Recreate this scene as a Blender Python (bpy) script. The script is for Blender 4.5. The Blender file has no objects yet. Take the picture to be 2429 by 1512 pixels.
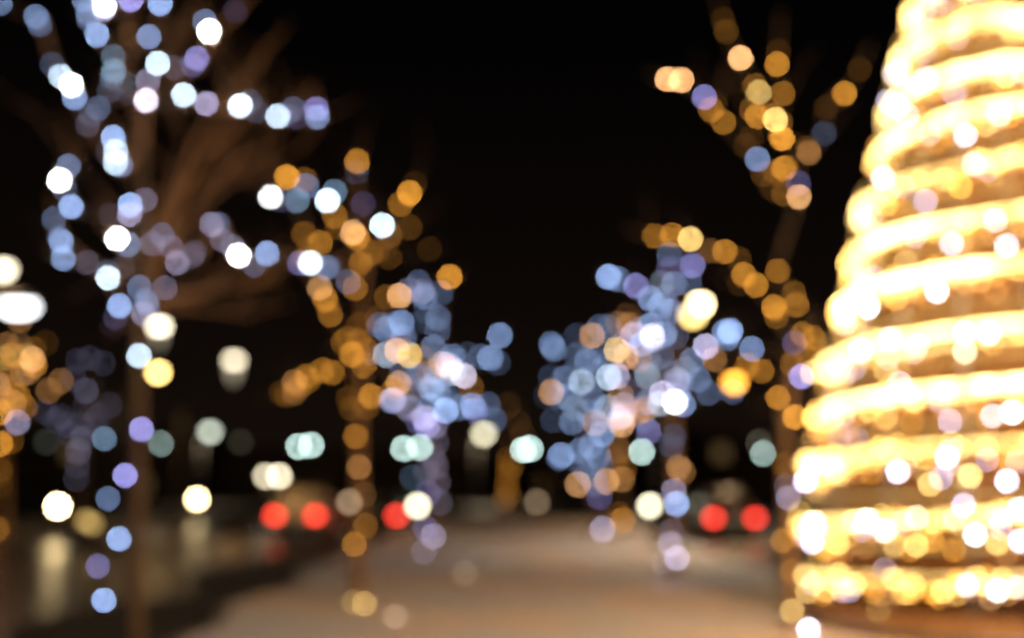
import bpy, bmesh, math, random
from mathutils import Vector, Matrix
random.seed(7)
R_ = math.radians
sc = bpy.context.scene
COL = sc.collection

# ------------------------------------------------------------------ camera
CAM_H = 1.6
FPX = 35.0 / 36.0 * 2428.0           # focal length in pixels of a 2428 px wide picture
PITCH = math.atan((1150 - 756) / FPX)
camd = bpy.data.cameras.new('camera'); cam = bpy.data.objects.new('camera', camd); COL.objects.link(cam)
camd.lens = 35; camd.sensor_width = 36; camd.clip_start = 0.05; camd.clip_end = 2000
cam.location = (0, 0, CAM_H); cam.rotation_euler = (math.pi / 2 + PITCH, 0, 0)
camd.dof.use_dof = True; camd.dof.focus_distance = 0.70; camd.dof.aperture_fstop = 1.85
camd.dof.aperture_blades = 0
sc.camera = cam

# ------------------------------------------------------------------ night sky, exposure, render settings
w = bpy.data.worlds.new('World'); sc.world = w; w.use_nodes = True
nt = w.node_tree; nt.nodes.clear()
out = nt.nodes.new('ShaderNodeOutputWorld'); bg = nt.nodes.new('ShaderNodeBackground')
sky = nt.nodes.new('ShaderNodeTexSky'); sky.sky_type = 'NISHITA'; sky.sun_disc = False
sky.sun_elevation = R_(-6); sky.sun_rotation = R_(180); sky.dust_density = 4
tc = nt.nodes.new('ShaderNodeTexCoord'); sx = nt.nodes.new('ShaderNodeSeparateXYZ'); ramp = nt.nodes.new('ShaderNodeValToRGB')
ramp.color_ramp.elements[0].position = 0.0; ramp.color_ramp.elements[0].color = (0.0075, 0.0045, 0.003, 1)
ramp.color_ramp.elements[1].position = 0.42; ramp.color_ramp.elements[1].color = (0.0008, 0.0006, 0.0006, 1)
e = ramp.color_ramp.elements.new(0.16); e.color = (0.0040, 0.0024, 0.0017, 1)
mixs = nt.nodes.new('ShaderNodeMixRGB'); mixs.blend_type = 'ADD'; mixs.inputs[0].default_value = 0.004
nt.links.new(tc.outputs['Generated'], sx.inputs[0]); nt.links.new(sx.outputs['Z'], ramp.inputs[0])
nt.links.new(ramp.outputs[0], mixs.inputs[1]); nt.links.new(sky.outputs[0], mixs.inputs[2])
nt.links.new(mixs.outputs[0], bg.inputs[0]); bg.inputs[1].default_value = 1.0
nt.links.new(bg.outputs[0], out.inputs[0])
vs = sc.view_settings; vs.view_transform = 'Standard'; vs.look = 'None'; vs.exposure = 0.0; vs.gamma = 1.0
cy = sc.cycles
cy.use_adaptive_sampling = False; cy.use_denoising = True
try: cy.denoiser = 'OPENIMAGEDENOISE'; cy.denoising_input_passes = 'RGB'; cy.denoising_prefilter = 'ACCURATE'
except Exception: pass
cy.sample_clamp_direct = 0; cy.sample_clamp_indirect = 1.0; cy.max_bounces = 4; cy.diffuse_bounces = 2; cy.glossy_bounces = 2
cy.use_light_tree = True; cy.caustics_reflective = False; cy.caustics_refractive = False
cy.pixel_filter_type = 'BLACKMAN_HARRIS'; cy.filter_width = 1.1

# ------------------------------------------------------------------ helpers
CP, SP = math.cos(PITCH), math.sin(PITCH)
def at(x, y, d):
    """World point seen at (x, y) of the 2428 px picture, d metres ahead along the ground."""
    u = (x - 1214) / FPX; v = (756 - y) / FPX
    dy = CP - v * SP; dz = SP + v * CP
    k = d / dy
    return Vector((u * k, d, CAM_H + dz * k))
def on_ground(x, y, z=0.0):
    u = (x - 1214) / FPX; v = (756 - y) / FPX
    dy = CP - v * SP; dz = SP + v * CP
    k = (z - CAM_H) / dz
    return Vector((u * k, dy * k, z))

MATS = {}
def mat(name, color, rough=0.8, metal=0.0, noise=0.0, scale=4.0, bump=0.0, spec=0.5, color2=None, detail=6):
    if name in MATS: return MATS[name]
    m = bpy.data.materials.new(name); m.use_nodes = True; MATS[name] = m
    n = m.node_tree; b = n.nodes['Principled BSDF']
    b.inputs['Base Color'].default_value = (*color, 1); b.inputs['Roughness'].default_value = rough
    b.inputs['Metallic'].default_value = metal; b.inputs['Specular IOR Level'].default_value = spec
    if noise or bump:
        t = n.nodes.new('ShaderNodeTexCoord'); x = n.nodes.new('ShaderNodeTexNoise')
        x.inputs['Scale'].default_value = scale; x.inputs['Detail'].default_value = detail
        n.links.new(t.outputs['Object'], x.inputs['Vector'])
        if noise:
            r = n.nodes.new('ShaderNodeValToRGB')
            c2 = color2 or tuple(c * (1 - noise) for c in color)
            r.color_ramp.elements[0].position = 0.35; r.color_ramp.elements[0].color = (*c2, 1)
            r.color_ramp.elements[1].position = 0.65; r.color_ramp.elements[1].color = (*color, 1)
            n.links.new(x.outputs['Fac'], r.inputs[0]); n.links.new(r.outputs[0], b.inputs['Base Color'])
        if bump:
            bp = n.nodes.new('ShaderNodeBump'); bp.inputs['Strength'].default_value = bump
            n.links.new(x.outputs['Fac'], bp.inputs['Height']); n.links.new(bp.outputs[0], b.inputs['Normal'])
    return m
def glow(name, color, strength):
    if name in MATS: return MATS[name]
    m = bpy.data.materials.new(name); m.use_nodes = True; MATS[name] = m
    b = m.node_tree.nodes['Principled BSDF']
    b.inputs['Base Color'].default_value = (*[min(c, .8) * .3 for c in color], 1); b.inputs['Roughness'].default_value = 0.4
    b.inputs['Emission Color'].default_value = (*color, 1); b.inputs['Emission Strength'].default_value = strength
    m.cycles.emission_sampling = 'FRONT'
    return m

class MB:
    """Collects simple shapes and links them as one mesh object."""
    def __init__(s): s.v = []; s.f = []
    def add(s, vs, fs):
        o = len(s.v); s.v += [tuple(p) for p in vs]; s.f += [tuple(i + o for i in f) for f in fs]; return s
    def box(s, c, size, M=None):
        hx, hy, hz = [q / 2 for q in size]; c = Vector(c)
        ps = [Vector((x * hx, y * hy, z * hz)) for z in (-1, 1) for y in (-1, 1) for x in (-1, 1)]
        if M: ps = [M @ p for p in ps]
        return s.add([c + p for p in ps], [(0, 2, 3, 1), (4, 5, 7, 6), (0, 1, 5, 4), (2, 6, 7, 3), (0, 4, 6, 2), (1, 3, 7, 5)])
    def tube(s, pts, rad, n=6, cap=True):
        pts = [Vector(p) for p in pts]
        if not hasattr(rad, '__len__'): rad = [rad] * len(pts)
        ring = []; up = None
        for i, p in enumerate(pts):
            a = pts[max(i - 1, 0)]; b = pts[min(i + 1, len(pts) - 1)]
            t = (b - a)
            t = t.normalized() if t.length > 1e-9 else Vector((0, 0, 1))
            if up is None:
                up = Vector((0, 1, 0)) if abs(t.y) < 0.8 else Vector((1, 0, 0))
            u = (up - t * up.dot(t))
            u = u.normalized() if u.length > 1e-6 else t.orthogonal().normalized()
            up = u; v = t.cross(u)
            ring += [p + (u * math.cos(2 * math.pi * k / n) + v * math.sin(2 * math.pi * k / n)) * rad[i] for k in range(n)]
        fs = []
        for i in range(len(pts) - 1):
            for k in range(n):
                k2 = (k + 1) % n
                fs.append((i * n + k, i * n + k2, (i + 1) * n + k2, (i + 1) * n + k))
        if cap:
            fs.append(tuple(reversed(range(n)))); L = (len(pts) - 1) * n; fs.append(tuple(range(L, L + n)))
        return s.add(ring, fs)
    def lathe(s, prof, n=12, c=(0, 0, 0)):
        c = Vector(c); vs = []
        for r, z in prof: vs += [c + Vector((r * math.cos(2 * math.pi * k / n), r * math.sin(2 * math.pi * k / n), z)) for k in range(n)]
        fs = []
        for i in range(len(prof) - 1):
            for k in range(n):
                k2 = (k + 1) % n; fs.append((i * n + k, i * n + k2, (i + 1) * n + k2, (i + 1) * n + k))
        fs.append(tuple(reversed(range(n)))); L = (len(prof) - 1) * n; fs.append(tuple(range(L, L + n)))
        return s.add(vs, fs)
    def loft(s, secs, close=True):
        n = len(secs[0]); vs = [p for q in secs for p in q]; fs = []
        for i in range(len(secs) - 1):
            for k in range(n):
                k2 = (k + 1) % n; fs.append((i * n + k, i * n + k2, (i + 1) * n + k2, (i + 1) * n + k))
        if close: fs.append(tuple(reversed(range(n)))); L = (len(secs) - 1) * n; fs.append(tuple(range(L, L + n)))
        return s.add(vs, fs)
    def mesh(s, name, m=None, smooth=True):
        me = bpy.data.meshes.new(name); me.from_pydata(s.v, [], s.f); me.update()
        bm = bmesh.new(); bm.from_mesh(me); bmesh.ops.recalc_face_normals(bm, faces=bm.faces); bm.to_mesh(me); bm.free()
        if m: me.materials.append(m)
        if smooth:
            for p in me.polygons: p.use_smooth = True
        return me
    def build(s, name, m=None, parent=None, smooth=False, bevel=0.0):
        o = bpy.data.objects.new(name, s.mesh(name, m, smooth)); COL.objects.link(o)
        if parent: o.parent = parent
        if bevel:
            b = o.modifiers.new('bevel', 'BEVEL'); b.width = bevel; b.segments = 2; b.limit_method = 'ANGLE'
        return o
def tag(o, label=None, cat=None, group=None, kind=None):
    for k, v in (('label', label), ('category', cat), ('group', group), ('kind', kind)):
        if v: o[k] = v
    return o
def empty(name, loc, rz=0.0):
    o = bpy.data.objects.new(name, None); COL.objects.link(o); o.location = loc; o.rotation_euler = (0, 0, rz); o.empty_display_size = .2
    return o
def spot(name, loc, power, color, cone=150, radius=0.12, parent=None, target=None):
    l = bpy.data.lights.new(name, 'SPOT'); l.energy = power; l.color = color; l.spot_size = R_(cone); l.spot_blend = 0.5; l.shadow_soft_size = radius
    o = bpy.data.objects.new(name, l); COL.objects.link(o); o.location = loc
    if target is not None: o.rotation_euler = (Vector(target) - Vector(loc)).to_track_quat('-Z', 'Y').to_euler()
    if parent: o.parent = parent
    return o

def smooth_path(pts, sub=4):
    pts = [Vector(p) for p in pts]; out = []
    for i in range(len(pts) - 1):
        p0 = pts[max(i - 1, 0)]; p1 = pts[i]; p2 = pts[i + 1]; p3 = pts[min(i + 2, len(pts) - 1)]
        for k in range(sub):
            t = k / sub
            out.append(.5 * ((2 * p1) + (p2 - p0) * t + (2 * p0 - 5 * p1 + 4 * p2 - p3) * t * t + (3 * p1 - p0 - 3 * p2 + p3) * t ** 3))
    out.append(pts[-1]); return out

# ------------------------------------------------------------------ ground, roads, pavement
m_ground = mat('dark_asphalt', (0.05, 0.043, 0.037), 0.7, noise=.5, scale=.6, bump=.1)
m_road = mat('wet_asphalt', (0.026, 0.017, 0.010), 0.33, noise=.35, scale=1.2, bump=0.10, spec=.35)
m_pave = mat('granite_paving', (0.76, 0.55, 0.41), 0.8, noise=.25, scale=.42, bump=.05, color2=(0.50, 0.55, 0.62), detail=2)  # tan and blue-grey mottle paints patches of coloured light into the paving
m_kerb = mat('kerb_stone', (0.22, 0.19, 0.16), 0.8, noise=.3, scale=3)
MB().add([(-400, -60, 0), (400, -60, 0), (400, 900, 0), (-400, 900, 0)], [(0, 1, 2, 3)]).build('ground', m_ground)['kind'] = 'structure'
H = 0.14
LE = [on_ground(*p, H) for p in ((450, 1512), (700, 1372), (880, 1288), (985, 1238))]
RE = [on_ground(*p, H) for p in ((2180, 1512), (1850, 1392), (1640, 1292), (1510, 1238))]
def extend(a, b, y):
    t = (y - a.y) / (b.y - a.y); q = a + (b - a) * t; return Vector((q.x, y, a.z))
LE.insert(0, extend(LE[0], LE[1], -25))
LE = [LE[0]] + smooth_path(LE[1:], 8)
_w = random.Random(4)
LE = LE[:1] + [p + Vector((.16 * math.sin(p.y * 1.3) + _w.uniform(-.10, .10), 0, 0)) for p in LE[1:]]
RE = [Vector((9.2, -25, H)), Vector((9.2, 12.2, H)), Vector((8.6, 13.6, H)), Vector((6.0, 14.9, H)), Vector((4.6, 16.0, H))] + RE[2:]
# rounded far nose of the promenade
a, b = LE[-1], RE[-1]; c = (a + b) / 2; rad = (b - a).length / 2
nose = [c + Vector((-math.cos(t) * rad, math.sin(t) * rad * .8, 0)) for t in [math.pi * k / 10 for k in range(1, 10)]]
outline = LE + nose + list(reversed(RE))
mb = MB(); n = len(outline); mb.add(outline, [tuple(range(n))]); pv = mb.build('pavement', m_pave); pv['kind'] = 'structure'
def kerb(line, name):
    mb = MB(); secs = []
    for i, p in enumerate(line):
        t = (line[min(i + 1, len(line) - 1)] - line[max(i - 1, 0)]).normalized(); nn = Vector((t.y, -t.x, 0))
        if nn.dot(p - Vector((0.5, 20, 0))) < 0: nn = -nn
        o = p + nn * .15; secs.append([Vector((p.x, p.y, -.02)), Vector((p.x, p.y, H + .004)), Vector((o.x, o.y, H - .006)), Vector((o.x, o.y, -.02))])
    mb.loft(secs); o = mb.build(name, m_kerb); o['kind'] = 'structure'
kerb(LE + nose + list(reversed(RE)), 'kerb')
def strip(pts, z, name, m):
    mb = MB(); mb.add([Vector((p[0], p[1], z)) for p in pts], [tuple(range(len(pts)))]); o = mb.build(name, m); o['kind'] = 'structure'; return o
strip([(-14.5, -25), (-3.9, -25), (-3.0, 47), (1.0, 60), (1.0, 75), (-14.5, 75)], 0.004, 'road_left', m_road)
strip([(8.5, -25), (18.5, -25), (18.5, 75), (1.1, 75), (1.1, 60), (4.2, 47), (4.2, 20), (4.2, 16)], 0.005, 'road_right', m_road)
m_dark_strip = mat('dark_strip_ground', (0.022, 0.016, 0.011), 0.95, noise=.5, scale=3, bump=.4)
strip_line = [Vector((p.x - .15, p.y, 0)) for p in LE[1:-6]]
strip([(LE[0].x - .15, 2.0), *[(p.x, p.y) for p in strip_line], *[(p.x - 1.9 + .45 * math.sin(p.y * .9) + _w.uniform(-.2, .2), p.y) for p in reversed(strip_line)], (LE[0].x - 1.7, 2.0)], 0.012, 'dark_strip', m_dark_strip)  # dark uneven strip along the left pavement edge
MB().box((-18.6, 25, .06), (8.0, 100, .13)).build('footpath_left', m_ground)['kind'] = 'structure'
MB().box((22.6, 25, .06), (8.0, 100, .13)).build('footpath_right', m_ground)['kind'] = 'structure'

# ------------------------------------------------------------------ glowing bulbs
LEVEL = {1: .018, 2: .048, 3: .105, 4: .21, 5: .38, 6: .66, 7: 1.0, 8: 1.5, 9: 3.0, 10: 8.0}
HUE = {  # peak-normalised linear colours
    'b': (.37, .56, 1.0), 'v': (.44, .42, 1.0), 'p': (.70, .65, 1.0), 't': (.40, .68, 1.0), 'w': (.62, .80, 1.0), 'W': (.95, .98, 1.0),
    'q': (.85, .78, 1.0), 'a': (1.0, .40, .045), 'o': (1.0, .50, .20), 'y': (1.0, .66, .20), 'n': (1.0, .44, .13),
    'c': (1.0, .86, .60), 'g': (.72, 1.0, .93), 'm': (1.0, .58, .13), 's': (1.0, .74, .36), 'x': (.60, .60, 1.0), 'h': (.90, 1.0, .82), 'e': (1.0, .92, .62), 'k': (.72, .50, .30), 'r': (1.0, .045, .028)}
PX = FPX / 2428 * 1024
def disc_strength(level, radius, d):
    coc = 13.4 * (1 - 0.7 / d); r = radius * PX / d
    return LEVEL[level] * (coc * coc) / (r * r)
def sphere_mesh(name, r, seg=8, rings=6):
    prof = [(max(1e-4, r * math.sin(math.pi * i / rings)), -r * math.cos(math.pi * i / rings)) for i in range(rings + 1)]
    return MB().lathe(prof, seg).mesh(name)
SPH = {}
def bulb(name, p, d, hue, level, parent, radius):
    q = round(radius, 3)
    if q not in SPH:
        me = sphere_mesh('bulb_globe', q); me.materials.append(None); SPH[q] = me
    dq = round(d)
    st = disc_strength(level, q, dq)
    m = glow('bulb_%s%d_%d_%d' % (hue, level, q * 1000, dq), HUE[hue], st)
    o = bpy.data.objects.new(name, SPH[q]); COL.objects.link(o); o.location = p
    o.material_slots[0].link = 'OBJECT'; o.material_slots[0].material = m
    if parent: o.parent = parent; o.matrix_parent_inverse = Matrix()
    return o

# discs read off the picture by region: (scale, x0, y0) to the 2428 px frame
C1 = (.5018, 0, 0); C2 = (.5295, 0, 711.3); C3 = (.4704, 569, 332); C4 = (.3727, 569, 948.4)
C5 = (.5018, 1233, 0); C6 = (.5608, 1233, 663.9); C7 = (.502, 1802, 0); C8 = (.498, 1802, 758.7)
def D(c, text):
    o = []
    for t in text.split():
        x, y, h = t.split(','); o.append((c[1] + float(x) * c[0], c[2] + float(y) * c[0], h[0], int(h[1])))
    return o

BIG = D(C1, '''0,15,b4 170,80,b4 188,117,b3 395,0,b4 415,62,b4 495,25,w8 490,45,p5 418,90,b3 617,0,v6 757,18,b6 970,103,b4 988,150,W9 1110,52,v2
460,165,b6 610,163,n1 703,175,b5 535,268,t3 538,337,t4 530,365,t3 745,300,w7 825,320,p2 930,278,v5 910,308,v3 245,305,b2 287,362,w6 337,403,W8 352,462,b5
700,380,p4 607,400,t3 516,430,b2 605,440,b1 690,475,q7 867,450,w7 975,490,p5 465,512,b3 430,545,b2 415,590,p2 1135,500,w8 1180,480,b2 1210,525,b2
1312,550,w7 1385,515,b3 1400,555,v2 1350,545,b3 1495,515,v5 1500,553,b5 535,650,b6 548,715,w6 545,770,w6 570,780,b4 660,680,b4 510,720,p1 322,785,b4
281,852,W9 305,890,b3 337,977,b6 255,1035,b3 615,968,b6 685,945,p3 612,1012,p5 520,1015,p1 290,1140,b5 280,1125,b3 298,1222,b5 410,1240,p2 553,1127,W9
605,1155,b4 690,1150,p3 765,1110,b3 700,1090,t2 720,1150,p3 808,1168,p3 837,1242,p4 910,1210,p3 920,1190,p2 510,1313,w7 508,1285,b2 580,1260,p1
658,1357,b4 780,1360,p3 565,1445,b6 690,1425,b4 700,1450,b3 675,1480,b4 545,1500,v2 1000,1060,p4 1030,1060,b3 1050,1135,p3 1100,1165,b3 1128,1208,W9
1262,1198,b6 1200,1250,b3''') + D(C3, '355,620,w8 300,620,v4 435,645,b4 455,640,b2')
BIG_TRUNK = D(C2, '640,60,p4 505,118,v2 622,248,w7 633,577,v6 560,784,v6 483,887,b4 533,1067,b6 437,1190,v4 465,1342,b6 467,620,t4')
AMBER_L = D(C3, '''590,108,a5 237,187,a6 325,200,a3 855,268,a6 810,325,a4 880,220,a1 480,385,a4 490,440,a3 855,440,a2 322,473,a3 405,520,a5 350,550,a3
568,467,o6 590,490,a5 755,480,a3 330,600,a3 610,620,a6 660,570,a3 755,590,a2 690,560,a2 580,745,a4 402,745,o5 430,802,a5 455,880,a4 805,785,o6
740,790,a3 1057,690,a6 615,830,a3 615,895,n3 690,900,a2 540,1000,a3 600,930,a2 565,1080,a5 620,1135,a6 520,1020,a3 415,1160,a4 465,1170,a4 335,1190,a4
345,1210,a3 275,1220,n4 300,1240,a3 205,1275,a1 590,1210,a4 545,1300,a2 660,1290,a5 640,1345,a3 800,1225,o5 780,1250,a4 790,1060,o6 855,1085,y6
910,1090,o3 560,1350,a2 640,1060,a3 600,1010,a3''')
AMBER_L_BLUE = D(C3, '155,285,W8 285,305,t4 335,232,b4 475,262,t4 440,305,w8 620,322,v2 580,165,b5 717,430,w8 600,430,b3 545,715,p3 210,300,v2')
AMBER_L_TRUNK = D(C4, '735,230,a4 757,425,n4 790,600,n2 800,797,a3 727,915,a4 790,1300,y7 720,1280,y3')
BLUE_L = D(C3, '''915,760,p4 855,755,p3 930,790,b4 1010,770,b3 1000,895,b4 995,960,b3 930,910,b2 765,930,b3 825,995,b4 975,1045,b4 1070,1090,b4 1090,1110,b3
1215,1090,b3 1262,1097,b5 1300,1120,b2 1150,1080,b2 675,1070,q6 735,1080,w5 1128,1187,q6 970,1230,b5 960,1250,b4 870,1260,b3 1040,1290,b3 775,1310,p5
850,1350,p4 1037,1362,b6 1120,1340,b3 1105,1350,b3 1185,1360,v4 1280,1410,b3 930,1400,p5 900,1420,v3 960,1340,b4 980,1440,p4 820,1150,b3 890,1190,b3
940,860,b2 1010,1180,b3''')
BLUE_L_AMBER = D(C3, '1020,1130,o5 1060,1145,o5 1165,1250,a3 955,1170,n3')
BLUE_L_TRUNK = D(C4, '1190,160,v5 1250,270,p2 1185,450,p2 1095,490,t2 1195,590,v3 1250,420,p2 1260,520,p2 1270,650,p2 1180,815,v3 1230,865,p4 1172,965,p4 1230,370,p2')
AMBER_R = D(C5, '''960,95,a1 975,150,a2 1042,275,o7 1215,305,a5 1222,245,a1 697,375,o7 763,380,o7 920,490,a1 903,520,a4 962,578,a4 1108,405,a4 1127,438,y7
1242,443,a4 1095,520,a3 1120,550,a5 1190,545,a4 1207,567,y7 1230,580,a3 1240,655,a6 1230,650,a3 1095,650,a1 1065,690,a1 1245,797,a5 1260,790,a3
1205,810,a3 1150,825,a2 1365,722,n4 1360,700,a2 1245,915,a3 1318,930,o6 1190,890,a1 1445,510,a1 637,1115,a4 720,1112,a5 805,1130,y7
900,1185,n3 968,1188,a5 1035,1225,a2 1057,1297,a5 1115,1347,a5 1217,1280,a4 1035,1340,a1 1295,1385,a3 1307,1440,a4 1200,1450,a5 1205,1465,a3''') + \
    D(C7, '400,443,a5 470,330,a1') + D(C6, '1085,155,a3 1195,228,a4 1240,245,a4 1255,290,a3 1150,355,a3 1215,325,a3 1237,390,y6 1090,497,a5 1163,578,a6 822,335,n4 962,360,a4 1022,383,a4')
AMBER_R_BLUE = D(C5, '870,460,v5 1122,753,b5 1315,865,v3 1437,630,b2') + D(C6, '1160,265,v3 1190,407,v6')
AMBER_R_TRUNK = D(C6, '1125,870,p2 1135,920,p4 1110,1100,a4 1115,780,a2 1150,1230,a3 1205,1250,y5 1215,1315,y5 1150,1397,y5 1220,1475,q7')
BLUE_R = D(C5, '418,1307,b6 460,1318,b4 547,1350,v5 615,1410,b5 720,1470,b5 708,1205,b5 815,1255,v5 705,1270,v3 727,1340,b4 800,1340,b3 680,1400,b3') + D(C6, '''890,215,b6 865,220,b5
980,290,b5 785,280,p6 730,335,b4 755,420,b4 900,470,b3 560,235,q6 515,270,b5 560,250,p5 610,230,b5 660,240,b3 530,385,b3 545,340,b3 600,320,b3
665,420,p4 600,480,p6 655,515,W8 690,525,b5 640,395,b3 545,640,v4 520,590,b3''')
BLUE_R_TRUNK = D(C6, '650,660,b2 640,700,b2 670,790,o4 690,810,n3 650,890,p4 662,945,b6 640,1060,p2 637,1115,p4 663,1175,p5 605,1190,p2 613,1285,p5')
BLUE_F = D(C6, '''143,290,b4 240,320,b3 285,340,b4 190,415,b4 130,410,b2 110,490,b1 200,495,b4 160,490,b3 305,500,b4 220,600,b4 140,590,b2 335,200,b3 240,235,b2
375,410,w6 410,405,p5 330,390,b3 270,420,b3 345,650,b5 310,600,b3 175,740,b5 165,750,b3 255,720,b4 300,700,b4 350,600,b3 330,300,b3 380,340,b3
290,560,b3 350,550,b3 375,200,b3''')
BLUE_F_TRUNK = D(C6, '330,740,b4 340,780,b3 290,820,b3 260,780,b3 335,915,v3 320,860,b3 350,1050,p4 345,1055,p3')
MIX_F = D(C6, '305,235,o5 408,295,y6 455,150,n3 460,190,n4 480,230,p5 425,490,o4 440,570,o4 430,610,o6 425,600,o5 530,545,a4 500,560,a4 480,470,p3 440,530,p4')
MIX_F_TRUNK = D(C6, '430,840,n4 440,800,a2 435,1015,a4 420,990,a2 420,720,n3 410,760,n2')
AMBER_FL = D(C2, '''60,245,a4 145,265,o5 155,290,a4 150,220,a2 205,190,a1 272,362,n3 218,405,n3 110,480,a3 40,350,a3 60,400,a3 0,500,a5 50,630,a2 10,260,y3 100,330,o3 50,300,y2 120,250,y3 60,460,o3 15,560,y3 -10,380,o4 90,200,o2 30,200,n3 130,320,n3
30,300,a3 80,430,a3 20,440,a3 90,90,n3 77,547,p4''')
AMBER_FL_TRUNK = D(C2, '0,642,a5 0,760,a2 0,830,a1 -15,1025,a3')
VIOLET_F = D(C2, '''385,405,x2 420,330,x1 400,260,x1 350,270,x1 460,280,x1 380,480,x1 250,540,x1 200,500,x1 300,560,x1 360,560,x1 420,560,x1 310,600,x1
490,470,p1 440,520,x1 330,350,x1 270,520,x1''')
VIOLET_F_TRUNK = D(C2, '370,620,x2 350,680,x2 345,740,x1 340,800,x1')
FAR_TRUNK_GLOW = [(1205, 1090, 'a', 2), (1212, 1105, 'a', 2), (1204, 1122, 'a', 2), (1200, 1150, 'a', 2), (1207, 1172, 'a', 2), (1195, 1186, 'n', 2)]  # dim bulbs added to imitate lamplight on the far trunk and limbs
FAR = [(1228, 1000, 'n', 1), (1240, 1030, 'n', 1), (1205, 960, 'n', 1), (1215, 1055, 'a', 1)]

# ------------------------------------------------------------------ trees with light strings
m_trunk_shaded = mat('shaded_trunk_bark', (0.13, 0.083, 0.045), 0.9, noise=.45, scale=6, bump=.4)  # bark copy darkened so the tall trunk looks shaded beside its limbs
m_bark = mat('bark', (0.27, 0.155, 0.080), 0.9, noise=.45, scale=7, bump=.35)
m_branch_shaded = mat('shaded_branch_bark', (0.085, 0.052, 0.034), 0.9, noise=.4, scale=9, bump=.3)  # bark copy darkened so branches near the glowing cone look unlit
m_cord = mat('black_cord', (0.02, 0.02, 0.02), 0.6)
def make_tree(name, label, group, d, trunk, trunk_r, strings, trunk_bulbs, extra=(), limb=1.0, spread=.30, seed=1):
    """trunk: picture points from the base up to the fork and beyond; strings: (label, colour word, crown bulbs);
    every crown bulb hangs on a limb that grows through it."""
    rnd = random.Random(seed); mbk = m_bark if extra else m_branch_shaded
    base = on_ground(trunk[0][0], trunk[0][1], H if abs(on_ground(*trunk[0]).x) < 4.6 else 0.0); base.y = d
    base = at(trunk[0][0], trunk[0][1], d); base.z = 0.0
    root = empty(name, base); tag(root, label, 'tree', group)
    L = lambda p: Vector(p) - base
    tp = [at(x, y, d) for x, y in trunk]; tp[0].z = -.05
    tpath = smooth_path(tp, 6); nT = len(tpath)
    trad = [trunk_r * (1.2 - 1.0 * (i / (nT - 1)) ** .8) * (1 + .5 * math.exp(-i * .9)) for i in range(nT)]
    MB().tube([L(p) for p in tpath], trad, 12).build('trunk', m_trunk_shaded if extra else m_bark, root, smooth=True)
    fork = trunk[len(trunk) // 2]
    nodes = []                      # (screen xy, world pos, parent, children)
    for i, p in enumerate(trunk):
        if i >= len(trunk) // 2: nodes.append([Vector(p), at(p[0], p[1], d), None, []])
    nroot = len(nodes)
    R0 = min(.055, max(.013, .0016 * d))
    allb = []
    for si, (lab, bl) in enumerate(strings):
        for bb in bl: allb.append((bb, si))
    f2 = nodes[0][0]
    allb.sort(key=lambda q: (Vector(q[0][:2]) - f2).length)
    mpp = d / FPX
    placed = []
    for (bx, by, hue, lev), si in allb:
        q = Vector((bx, by)); best = None; bc = 1e9
        for ni, nd in enumerate(nodes):
            v = q - nd[0]; dist = v.length
            cost = dist
            if nd[2] is not None:
                pv_ = nd[0] - nodes[nd[2]][0]
                if pv_.length > 1 and dist > 1:
                    cost *= 1 + .5 * (1 - pv_.normalized().dot(v / dist))
            cost += .12 * (nd[0] - f2).length
            if len(nd[3]) > 2: cost *= 1.3
            if cost < bc: bc = cost; best = ni
        pd = nodes[best][1].y
        dl = (q - nodes[best][0]).length * mpp
        nd_ = pd + rnd.gauss(0, .4) * dl + rnd.gauss(0, .03)
        nd_ = max(d * (1 - spread * .5), min(d * (1 + spread * .5), nd_))
        nodes.append([q, at(bx, by, nd_), best, []]); nodes[best][3].append(len(nodes) - 1)
        placed.append((len(nodes) - 1, hue, lev, si))
    N = len(nodes); cnt = [1] * N
    for i in range(N - 1, -1, -1):
        if nodes[i][2] is not None: cnt[nodes[i][2]] += cnt[i]
    rad = [min(trunk_r * .6, (.009 + .011 * limb * math.sqrt(cnt[i])) * (d / 12) ** .5) for i in range(N)]
    # limbs: one tapering tube for each chain of nodes
    done = set()
    def chain(i, j):
        c = [i, j]
        while nodes[c[-1]][3]:
            c.append(max(nodes[c[-1]][3], key=lambda k: cnt[k]))
        return c
    stack = [(i, j) for i in range(nroot) for j in nodes[i][3]]
    twig_mb = MB()
    def sprout(p, dirv, ln, r):
        pts = [p]; dv = dirv.normalized()
        for k in range(4):
            dv = (dv + Vector((rnd.gauss(0, .22), rnd.gauss(0, .22), rnd.gauss(.12, .15)))).normalized(); pts.append(pts[-1] + dv * ln / 4)
        twig_mb.tube([L(q) for q in pts], [r * (1 - .2 * k) for k in range(5)], 5)
        return pts
    while stack:
        i, j = stack.pop(); c = chain(i, j)
        for k in c[1:]:
            pass
        for a_, b_ in zip(c[1:], c[2:] + [None]):
            for ch in nodes[a_][3]:
                if ch != b_: stack.append((a_, ch))
        pts = [nodes[k][1] + Vector((0, .015 + R0 + rad[k], 0)) for k in c]
        tipdir = (pts[-1] - pts[-2]).normalized(); pts.append(pts[-1] + (tipdir + Vector((0, 0, .3))) * rnd.uniform(.15, .4))
        rr = [rad[c[1]]] + [rad[k] for k in c[1:]] + [.006]
        sp = smooth_path(pts, 3); rs = []
        for s_ in range(len(sp)):
            t = s_ / 3; i0 = min(int(t), len(rr) - 2); rs.append(rr[i0] + (rr[i0 + 1] - rr[i0]) * (t - i0))
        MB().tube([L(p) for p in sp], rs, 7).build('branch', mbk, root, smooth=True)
        for _ in range(2):
            k = rnd.randrange(len(sp) - 1)
            sprout(sp[k], (sp[k + 1] - sp[k]).normalized() + Vector((rnd.gauss(0, .7), rnd.gauss(0, .7), rnd.uniform(0, .7))), rnd.uniform(.3, .8), .008 * (d / 12) ** .5)
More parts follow.
